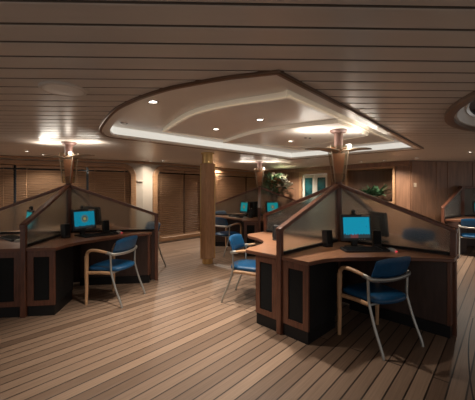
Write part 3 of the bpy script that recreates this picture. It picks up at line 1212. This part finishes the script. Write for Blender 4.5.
# ------------------------------------------------------------------ chairs
def make_chair(label):
    """faces +x; x forward, y left"""
    t = thing('armchair', label, 'chair', (0, 0, 0), 0, 'blue office armchairs')
    # seat pad
    bm = NB()
    outl = spline([(0.25, 0.0, 0), (0.235, 0.17, 0), (0.17, 0.225, 0), (0.0, 0.215, 0), (-0.16, 0.19, 0), (-0.21, 0.11, 0), (-0.225, 0, 0),
                   (-0.21, -0.11, 0), (-0.16, -0.19, 0), (0.0, -0.215, 0), (0.17, -0.225, 0), (0.235, -0.17, 0)], 4, True)
    rings = []
    for sc, z in ((0.90, 0.405), (0.985, 0.412), (1.0, 0.43), (0.97, 0.448), (0.85, 0.460), (0.5, 0.462), (0.0, 0.458)):
        if sc == 0:
            rings.append([bm.verts.new((0.045, 0, z))])
        else:
            rings.append([bm.verts.new((0.045 + (p.x - 0.01) * sc, p.y * sc, z + (0.012 if p.x > 0.2 else 0) * 0)) for p in outl])
    bm.faces.new(list(reversed(rings[0])))
    for a, b in zip(rings, rings[1:]):
        n = len(a)
        for k in range(n):
            l = (k + 1) % n
            if len(b) == 1:
                bm.faces.new((a[k], a[l], b[0]))
            else:
                bm.faces.new((a[k], a[l], b[l], b[k]))
    obj('seat', bm, M['blue'], t, angle=60)
    # curved back pad
    bm = NB()
    R, cx0 = 0.62, 0.48
    nu, nv = 14, 6
    front, rear = [], []
    for i in range(nu + 1):
        u = -1 + 2 * i / nu
        th = u * rad(21)
        rowf, rowr = [], []
        for j in range(nv + 1):
            v = j / nv
            z0 = 0.625 + 0.012 * abs(u) ** 2
            z1 = 0.812 - 0.028 * abs(u) ** 3
            z = z0 + (z1 - z0) * v
            lean = -0.055 * v
            edge = min(1.0, (1 - abs(u)) * 9 + 0.35) * min(1.0, min(v, 1 - v) * 7 + 0.3)
            th_ = 0.019 * edge
            x = cx0 - R * math.cos(th) + lean
            y = R * math.sin(th)
            nx, ny = math.cos(th), -math.sin(th)
            rowf.append(bm.verts.new((x + nx * th_, y + ny * th_, z)))
            rowr.append(bm.verts.new((x - nx * th_, y - ny * th_, z)))
        front.append(rowf)
        rear.append(rowr)
    for G in (front, rear):
        for i in range(nu):
            for j in range(nv):
                bm.faces.new((G[i][j], G[i + 1][j], G[i + 1][j + 1], G[i][j + 1]))
    for i in range(nu):
        for j in (0, nv):
            bm.faces.new((front[i][j], front[i + 1][j], rear[i + 1][j], rear[i][j]))
    for j in range(nv):
        for i in (0, nu):
            bm.faces.new((front[i][j], front[i][j + 1], rear[i][j + 1], rear[i][j]))
    obj('backrest', bm, M['blue'], t, angle=60)
    # metal rail round the back
    bm = NB()
    path = spline([(-0.03, 0.252, 0.644), (-0.09, 0.258, 0.638), (-0.13, 0.232, 0.624), (-0.155, 0.11, 0.614), (-0.162, 0, 0.612),
                   (-0.155, -0.11, 0.614), (-0.13, -0.232, 0.624), (-0.09, -0.258, 0.638), (-0.03, -0.252, 0.644)], 4)
    tube(bm, path, 0.0135, 10, flat=1.5)
    obj('back_rail', bm, M['silver'], t, angle=60)
    for s_ in (-1, 1):
        # bent wooden armrest and front leg
        bm = NB()
        arm = spline([(-0.06, s_ * 0.252, 0.645), (0.02, s_ * 0.258, 0.658), (0.10, s_ * 0.262, 0.668), (0.18, s_ * 0.262, 0.662), (0.225, s_ * 0.26, 0.632), (0.24, s_ * 0.258, 0.585)], 5)
        tube(bm, arm, [0.017 + 0.005 * min(1, i / 10) for i in range(len(arm))], 10, flat=0.85)
        obj('armrest', bm, M['beech'], t, angle=60)
        bm = NB()
        leg = spline([(0.24, s_ * 0.258, 0.59), (0.243, s_ * 0.257, 0.42), (0.242, s_ * 0.256, 0.2), (0.245, s_ * 0.258, 0.0)], 5)
        tube(bm, leg, [0.026 - 0.008 * (i / (len(leg) - 1)) for i in range(len(leg))], 10)
        obj('leg', bm, M['beech'], t, angle=60)
        # bent metal rear leg
        bm = NB()
        leg = spline([(-0.095, s_ * 0.256, 0.635), (-0.095, s_ * 0.252, 0.54), (-0.096, s_ * 0.246, 0.43), (-0.110, s_ * 0.246, 0.37), (-0.16, s_ * 0.248, 0.22), (-0.230, s_ * 0.25, 0.06), (-0.248, s_ * 0.25, 0.0)], 4)
        tube(bm, leg, 0.0125, 10)
        obj('leg', bm, M['silver'], t, angle=60)
        bm = NB()
        tube(bm, [(0.238, s_ * 0.25, 0.385), (0.05, s_ * 0.225, 0.392), (-0.10, s_ * 0.24, 0.398)], 0.016, 8, flat=1.3)
        obj('side_rail', bm, M['beech'], t, angle=60)
    bm = NB()
    tube(bm, [(-0.10, 0.245, 0.398), (-0.10, -0.245, 0.398)], 0.010, 8)
    obj('cross_rail', bm, M['silver'], t)
    return t


ch = make_chair('dark blue armchair in the right foreground with its back to the camera')
ch.location = (1.325, 2.80, 0)
ch.rotation_euler = (0, 0, rad(115))
dup(ch, (-1.55, 3.86, 0), rad(166), 'bright blue armchair pulled out from the left crest-monitor desk', 'blue office armchairs')
dup(ch, (0.12, 3.88, 0), rad(-20), 'blue armchair tucked against the pale desk left of the foreground screen', 'blue office armchairs')
dup(ch, (-0.27, 6.62, 0), rad(42), 'blue armchair at the far desk, just right of the pillar', 'blue office armchairs')
dup(ch, (4.97, 6.30, 0), rad(54), 'blue armchair at the right edge, before the wall desk', 'blue office armchairs')
dup(ch, (2.62, 4.46, 0), rad(215), 'blue armchair blurred behind the right frosted pane of the foreground screen', 'blue office armchairs')
dup(ch, (-1.66, 5.45, 0), rad(228), 'blue armchair blurred behind the right pane of the left screen', 'blue office armchairs')
dup(ch, (-0.35, 8.25, 0), rad(-40), 'blue armchair blurred behind the left pane of the distant screen', 'blue office armchairs')


# ------------------------------------------------------------------ computers
def station_pt(pod, ang, dist, side=0.0):
    """point on a desk: dist from the corner along the station's diagonal, side to the sitter's right"""
    dx, dy = math.cos(ang), math.sin(ang)
    return (pod[0] + dx * dist - dy * side, pod[1] + dy * dist + dx * side)


def make_monitor(label, scr):
    """screen looks to -y"""
    t = thing('computer_monitor', label, 'monitor', (0, 0, 0), 0, 'black flat computer monitors')
    bm = NB()
    prism(bm, rounded(-0.11, 0.11, -0.09, 0.09, 0.05, 5), 0.0, 0.014)
    obj('base', bm, M['plastic'], t, bevel=0.005)
    bm = NB()
    box(bm, -0.035, 0.035, 0.02, 0.05, 0.012, 0.15)
    obj('stand', bm, M['plastic'], t, bevel=0.006)
    tilt = Matrix.Translation((0, 0, 0.222)) @ Matrix.Rotation(rad(-6), 4, 'X')
    bm = NB()
    rx = Matrix.Rotation(PI / 2, 4, 'X')
    prism(bm, rounded(-0.175, 0.175, -0.145, 0.145, 0.012, 3), -0.025, 0.018, tilt @ rx)
    prism(bm, rounded(-0.12, 0.12, -0.10, 0.10, 0.02, 3), -0.055, -0.02, tilt @ rx)
    cs = obj('casing', bm, M['plastic'], t, bevel=0.004)
    bm = NB()
    box(bm, -0.1525, 0.1525, -0.0202, -0.017, -0.1145, 0.1145)
    s_ = obj('display', bm, scr, t, smooth=False)
    s_.location = (0, 0, 0.222)
    s_.rotation_euler = (rad(-6), 0, 0)
    bm = NB()
    box(bm, 0.065, 0.160, -0.0195, -0.0175, 0.121, 0.137, tilt)
    obj('sticker', bm, M['label_beige'], t, smooth=False)
    bm = NB()
    for k in range(3):
        box(bm, 0.02 + k * 0.03, 0.035 + k * 0.03, -0.020, -0.017, -0.134, -0.127, tilt)
    obj('buttons', bm, M['grey_plastic'], t, smooth=False)
    return t


def make_keyboard(label):
    t = thing('keyboard', label, 'keyboard', (0, 0, 0), 0, 'black computer keyboards')
    bm = NB()
    prism(bm, rounded(-0.235, 0.235, -0.085, 0.085, 0.018, 4), 0.0, 0.02)
    for v in bm.verts:
        if v.co.z > 0.01:
            v.co.z += 0.010 * (v.co.y + 0.085) / 0.17
    obj('body', bm, M['plastic'], t, bevel=0.003)
    bm = NB()
    for r in range(5):
        y = -0.062 + r * 0.0265
        z = 0.0205 + 0.010 * (y + 0.085) / 0.17
        x = -0.222
        while x < 0.215:
            wd = 0.0165
            if r == 0 and -0.12 < x < 0.0:
                wd = 0.11
            if not (0.072 < x < 0.085 or 0.135 < x < 0.15):
                box(bm, x, x + wd, y - 0.0085, y + 0.0085, z, z + 0.006)
            x += wd + 0.003
    obj('keys', bm, M['black'], t, smooth=False)
    return t


def make_mouse(label, glow):
    t = thing('computer_mouse', label, 'mouse', (0, 0, 0), 0, 'grey computer mice')
    bm = NB()
    prof = [(0.0, 0.0), (1.0, 0.0), (1.0, 0.3), (0.9, 0.65), (0.6, 0.92), (0.0, 1.0)]
    n = 20
    rings = []
    for r, z in prof[1:-1]:
        rings.append([bm.verts.new((0.032 * r * math.cos(2 * PI * k / n), 0.056 * r * math.sin(2 * PI * k / n) + 0.006 * z, 0.034 * z)) for k in range(n)])
    top = bm.verts.new((0, 0.008, 0.035))
    bm.faces.new(list(reversed(rings[0])))
    for a, b in zip(rings, rings[1:]):
        for k in range(n):
            l = (k + 1) % n
            bm.faces.new((a[k], a[l], b[l], b[k]))
    for k in range(n):
        bm.faces.new((rings[-1][k], rings[-1][(k + 1) % n], top))
    obj('body', bm, M['grey_plastic'], t, angle=60)
    bm = NB()
    tube(bm, [(-0.004, 0.040, 0.026), (0.004, 0.040, 0.026)], 0.009, 10)
    obj('wheel', bm, M['black'], t)
    if glow:
        bm = NB()
        tube(bm, [(-0.010, -0.054, 0.009), (0.010, -0.054, 0.009)], 0.007, 10)
        obj('red_light', bm, M['red_led'], t)
    return t


def make_speaker(label):
    t = thing('desk_speaker', label, 'speaker', (0, 0, 0), 0, 'small black desk speakers')
    bm = NB()
    prism(bm, rounded(-0.048, 0.048, -0.045, 0.045, 0.02, 4), 0.0, 0.014)
    obj('foot', bm, M['plastic'], t, bevel=0.003)
    bm = NB()
    mt = Matrix.Translation((0, 0, 0.012)) @ Matrix.Rotation(rad(-6), 4, 'X')
    prism(bm, rounded(-0.043, 0.043, -0.045, 0.05, 0.015, 4), 0.0, 0.175, mt)
    obj('cabinet', bm, M['plastic'], t, bevel=0.008)
    bm = NB()
    box(bm, -0.036, 0.036, -0.049, -0.044, 0.02, 0.165, mt)
    obj('grille', bm, M['mesh_black'], t, bevel=0.003)
    return t


def make_tower(label):
    t = thing('computer_tower', label, 'computer', (0, 0, 0), 0, 'slim black computer towers')
    bm = NB()
    box(bm, -0.055, 0.055, -0.15, 0.15, 0.012, 0.36)
    obj('case', bm, M['plastic'], t, bevel=0.008)
    bm = NB()
    box(bm, -0.075, 0.075, -0.12, 0.12, 0, 0.013)
    obj('foot', bm, M['plastic'], t)
    bm = NB()
    box(bm, -0.045, 0.045, -0.157, -0.149, 0.03, 0.34)
    fr = obj('front_cover', bm, M['black'], t, bevel=0.004)
    bm = NB()
    mt = Matrix.Translation((0, -0.158, 0.20)) @ Matrix.Rotation(PI / 2, 4, 'X')
    lathe(bm, [(0.0, 0.004), (0.012, 0.003), (0.013, 0.0)], 16)
    for v in bm.verts:
        v.co = mt @ v.co
    obj('power_button', bm, M['grey_plastic'], fr)
    return t


def make_webcam(label):
    t = thing('webcam', label, 'webcam', (0, 0, 0), 0, 'webcams on the monitors')
    bm = NB()
    box(bm, -0.03, 0.03, -0.012, 0.016, 0.0, 0.012)
    obj('clip', bm, M['plastic'], t, bevel=0.002)
    bm = NB()
    bmesh.ops.create_uvsphere(bm, u_segments=16, v_segments=10, radius=0.024)
    for v in bm.verts:
        v.co.z += 0.032
    obj('head', bm, M['plastic'], t, angle=60)
    bm = NB()
    tube(bm, [(0, -0.020, 0.032), (0, -0.027, 0.032)], 0.011, 12)
    obj('lens', bm, M['night_glass'], t)
    return t


DZ = DESK


def dark_mouse(o):
    for c in list(o.children):
        if c.name.startswith('red_light'):
            bpy.data.objects.remove(c, do_unlink=True)
    return o


def place(o, pod, ang, dist, side, turn=0.0, z=DZ):
    p = station_pt(pod, ang, dist, side)
    o.location = (p[0], p[1], z)
    o.rotation_euler = (0, 0, ang + PI / 2 + turn)
    return o


def mon_top(pod, ang, dist, side, turn=0.0):
    # webcam stands on the casing's top edge
    p = station_pt(pod, ang, dist, side)
    return p


D1 = NEAR_A + PI / 4          # foreground station
D4 = NEAR_A - PI / 4          # pale desk
E1 = LEFT_A + PI / 4
E4 = LEFT_A - PI / 4
G1 = FAR_A + PI / 4
G4 = FAR_A - PI / 4

mon = make_monitor('black monitor with a bright blue shore picture on the foreground desk', M['screen_shore'])
place(mon, NEAR, D1, 0.41, 0.06, rad(7))
kb = make_keyboard('black keyboard before the bright blue foreground monitor')
place(kb, NEAR, D1, 0.59, 0.085, rad(4))
kb.location = (kb.location.x, kb.location.y, DZ)
ms = make_mouse('grey mouse with a red glow right of the foreground keyboard', True)
place(ms, NEAR, D1, 0.62, 0.36, rad(15))
sp = make_speaker('small black speaker left of the foreground monitor')
place(sp, NEAR, D1, 0.36, -0.235, rad(20))
D2 = NEAR_A + 3 * PI / 4
E2 = LEFT_A + 3 * PI / 4
wc = make_webcam('round webcam on top of the bright blue foreground monitor')


def cam_on(o, m, off=-0.02):
    loc = Vector(m.location) + Matrix.Rotation(m.rotation_euler.z, 3, 'Z') @ Vector((off, 0.018, 0))
    o.location = (loc.x, loc.y, m.location.z + 0.222 + 0.1435)
    o.rotation_euler = m.rotation_euler


cam_on(wc, mon)


def swap_screen(m, scr):
    for c in m.children:
        if c.name.startswith('display'):
            c.data = c.data.copy()
            c.data.materials[0] = scr
    return m


GM, GK, GU, GS, GT = 'black flat computer monitors', 'black computer keyboards', 'grey computer mice', 'small black desk speakers', 'slim black computer towers'
place(dup(sp, (0, 0, 0), 0, 'small black speaker right of the foreground monitor', GS), NEAR, D1, 0.38, 0.31, rad(-15))
place(swap_screen(dup(mon, (0, 0, 0), 0, 'dark monitor seen from behind through the right pane of the foreground screen', GM), M['screen_teal']), NEAR, D2, 0.50, 0.0, rad(6))
m2 = place(swap_screen(dup(mon, (0, 0, 0), 0, 'black monitor showing a round crest on the left corner desk', GM), M['screen_crest']), LEFT, E1, 0.42, 0.02, rad(8))
place(dup(kb, (0, 0, 0), 0, 'black keyboard before the crest monitor on the left desk', GK), LEFT, E1, 0.63, 0.15, rad(-6))
place(dup(ms, (0, 0, 0), 0, 'grey mouse with a red glow at the right end of the left desk', GU), LEFT, E1, 0.62, 0.44, rad(10))
place(dup(sp, (0, 0, 0), 0, 'small black speaker left of the crest monitor', GS), LEFT, E1, 0.44, -0.23, rad(10))
place(dup(sp, (0, 0, 0), 0, 'small black speaker right of the crest monitor, beside the tower', GS), LEFT, E1, 0.43, 0.34, rad(-10))
place(swap_screen(dup(mon, (0, 0, 0), 0, 'dark monitor seen from behind through the right pane of the left screen', GM), M['screen_teal']), LEFT, E2, 0.42, 0.10, rad(10))
w2 = dup(wc, (0, 0, 0), 0, 'round webcam on top of the crest monitor', 'webcams on the monitors')
cam_on(w2, m2)

m3 = place(swap_screen(dup(mon, (0, 0, 0), 0, 'green-blue monitor seen edge-on behind the front pane of the left screen', GM), M['screen_teal']), LEFT, E4, 0.50, 0.0, rad(-8))
place(dup(kb, (0, 0, 0), 0, 'black keyboard on the desk at the left edge of the photo', GK), LEFT, E4, 0.70, 0.02, rad(0))
place(dark_mouse(dup(ms, (0, 0, 0), 0, 'pale mouse by the left screen post, at the left edge', GU)), LEFT, E4, 0.72, 0.31, rad(0))
w3_ = dup(wc, (0, 0, 0), 0, 'round webcam on the edge-on monitor of the left screen', 'webcams on the monitors')
cam_on(w3_, m3)

m4 = place(swap_screen(dup(mon, (0, 0, 0), 0, 'teal monitor on the far desk right of the pillar', GM), M['screen_teal']), FAR, G4, 0.50, 0.0, rad(-12))
place(dup(kb, (0, 0, 0), 0, 'black keyboard before the teal monitor on the far desk', GK), FAR, G4, 0.70, -0.05, 0)
place(dark_mouse(dup(ms, (0, 0, 0), 0, 'pale mouse on the far desk right of the pillar', GU)), FAR, G4, 0.72, 0.26, 0)
place(dup(sp, (0, 0, 0), 0, 'small black speaker right of the teal monitor on the far desk', GS), FAR, G4, 0.56, 0.28, 0)
place(make_tower('slim black computer tower behind the teal monitor on the far desk'), FAR, G4, 0.27, 0.10, rad(20))
place(swap_screen(dup(mon, (0, 0, 0), 0, 'distant teal monitor right of the far screen post, above the foreground screen rail', GM), M['screen_teal']), FAR, G1, 0.46, -0.03, rad(-12))
place(dup(sp, (0, 0, 0), 0, 'small black speaker standing on the pale desk left of the foreground screen', GS), NEAR, D4, 0.77, -0.085, 0)
m6 = swap_screen(dup(mon, (5.72, 7.02, DZ), rad(-14), 'teal monitor cut by the right edge, on the wall desk', GM), M['screen_teal'])

# ------------------------------------------------------------------ plants, small wall things
def leaf(bm, base, az, el, length, width, droop):
    d = Vector((math.cos(az) * math.cos(el), math.sin(az) * math.cos(el), math.sin(el)))
    side = Vector((-math.sin(az), math.cos(az), 0))
    prev = None
    n = 5
    for i in range(n + 1):
        u = i / n
        c = Vector(base) + d * (length * u) + Vector((0, 0, -droop * u * u))
        wv = width * math.sin(PI * min(0.97, 0.08 + 0.9 * u)) * 0.5
        cur = (bm.verts.new(c - side * wv), bm.verts.new(c + Vector((0, 0, -wv * 0.3))), bm.verts.new(c + side * wv))
        if prev:
            bm.faces.new((prev[0], prev[1], cur[1], cur[0]))
            bm.faces.new((prev[1], prev[2], cur[2], cur[1]))
        prev = cur


def wall_pt(seg, s, off):
    P, Q = seg
    d = (Q - P).normalized()
    nrm = Vector((-d.y, d.x))
    return P + d * s + nrm * off


rnd = random.Random(3)
p = wall_pt(W3, (nS0 + nS1) / 2 + 0.05, 0.13)
t = thing('potted_plant', 'low green leafy plant standing in the wooden wall niche', 'plant', (p.x, p.y, nz0), math.atan2(-3.9, 3.24))
bm = NB()
lathe(bm, [(0.0, 0.0), (0.09, 0.0), (0.12, 0.13), (0.11, 0.14), (0.0, 0.12)], 20)
obj('pot', bm, M['pot'], t)
bm = NB()
for k in range(130):
    az = rnd.uniform(0, 2 * PI)
    stretch = 0.20 + 0.26 * abs(math.cos(az))
    leaf(bm, (rnd.uniform(-.22, .22), rnd.uniform(-.05, .05), 0.13 + rnd.uniform(0, .08)), az, rnd.uniform(0.15, 1.0), stretch * rnd.uniform(.7, 1.15), rnd.uniform(.04, .065), rnd.uniform(.02, .14))
obj('foliage', bm, M['leaf'], t, angle=60)
t2 = t

fx, fy = 1.12, 9.35
t = thing('flower_arrangement', 'tall arrangement of dark foliage and white flowers behind the distant screen', 'plant', (fx, fy, 0), 0)
bm = NB()
prism(bm, rounded(-0.22, 0.22, -0.22, 0.22, 0.03, 3), 0.0, 1.0)
obj('pedestal', bm, M['wall_wood'], t, bevel=0.01)
bm = NB()
lathe(bm, [(0.0, 1.0), (0.09, 1.0), (0.14, 1.12), (0.12, 1.26), (0.10, 1.27), (0.0, 1.22)], 24)
obj('vase', bm, M['pot'], t)
bm = NB()
bm2 = NB()
for k in range(330):
    az = rnd.uniform(0, 2 * PI)
    h = rnd.uniform(0.0, 0.62)
    rr = 0.42 * math.sqrt(rnd.random()) * math.sin(PI * (0.25 + 0.65 * h / 0.62))
    tgt = bm if k % 4 else bm2
    leaf(tgt, (rr * math.cos(az) * 1.15, rr * math.sin(az), 1.24 + h), az + rnd.uniform(-.5, .5), rnd.uniform(-.3, 1.0), rnd.uniform(.16, .28), rnd.uniform(.05, .10), rnd.uniform(.01, .1))
for k in range(14):
    az = 2 * PI * k / 14
    tube(bm, [(0, 0, 1.2), (0.12 * math.cos(az), 0.12 * math.sin(az), 1.45), (0.3 * math.cos(az), 0.3 * math.sin(az), 1.62 + 0.015 * (k % 5))], 0.006, 5)
obj('foliage', bm, M['leaf'], t, angle=60)
obj('pale_foliage', bm2, M['leaf_pale'], t, angle=60)


def blossoms(spots, m, r):
    for q in spots:
        bm = NB()
        for k in range(6):
            leaf(bm, q, 2 * PI * k / 6 + rnd.random(), 0.35, r, r * 0.75, r * 0.2)
            leaf(bm, q, 2 * PI * k / 6 + rnd.random(), 1.0, r * 0.7, r * 0.6, 0)
        obj('blossom', bm, m, t, angle=60)


blossoms([(0.20, -0.42, 1.80), (0.12, -0.42, 1.50), (0.28, -0.38, 1.72), (0.34, -0.36, 1.64), (0.42, -0.33, 1.60), (0.49, -0.30, 1.55), (0.38, -0.36, 1.52), (-0.05, -0.36, 1.86), (0.30, -0.38, 1.50)], M['petal'], 0.12)
blossoms([(0.02, -0.40, 1.70), (0.10, -0.42, 1.66), (-0.08, -0.38, 1.62), (0.08, -0.4, 1.58)], M['petal_tan'], 0.11)

p = wall_pt(W4, along(W4, 402.5) if along(W4, 402.5) > 0.05 else 0.12, -0.022)
t = thing('wall_plate', 'small pale switch plate on the wooden wall right of the niche', 'switch', (p.x, p.y, 1.52), math.atan2(0.7, 3.86))
bm = NB()
box(bm, -0.035, 0.035, -0.008, 0.002, -0.05, 0.05)
obj('plate', bm, M['label_beige'], t, bevel=0.003)
bm = NB()
box(bm, -0.012, 0.012, -0.014, -0.007, -0.02, 0.02)
obj('switch_key', bm, M['label_beige'], t, bevel=0.002)
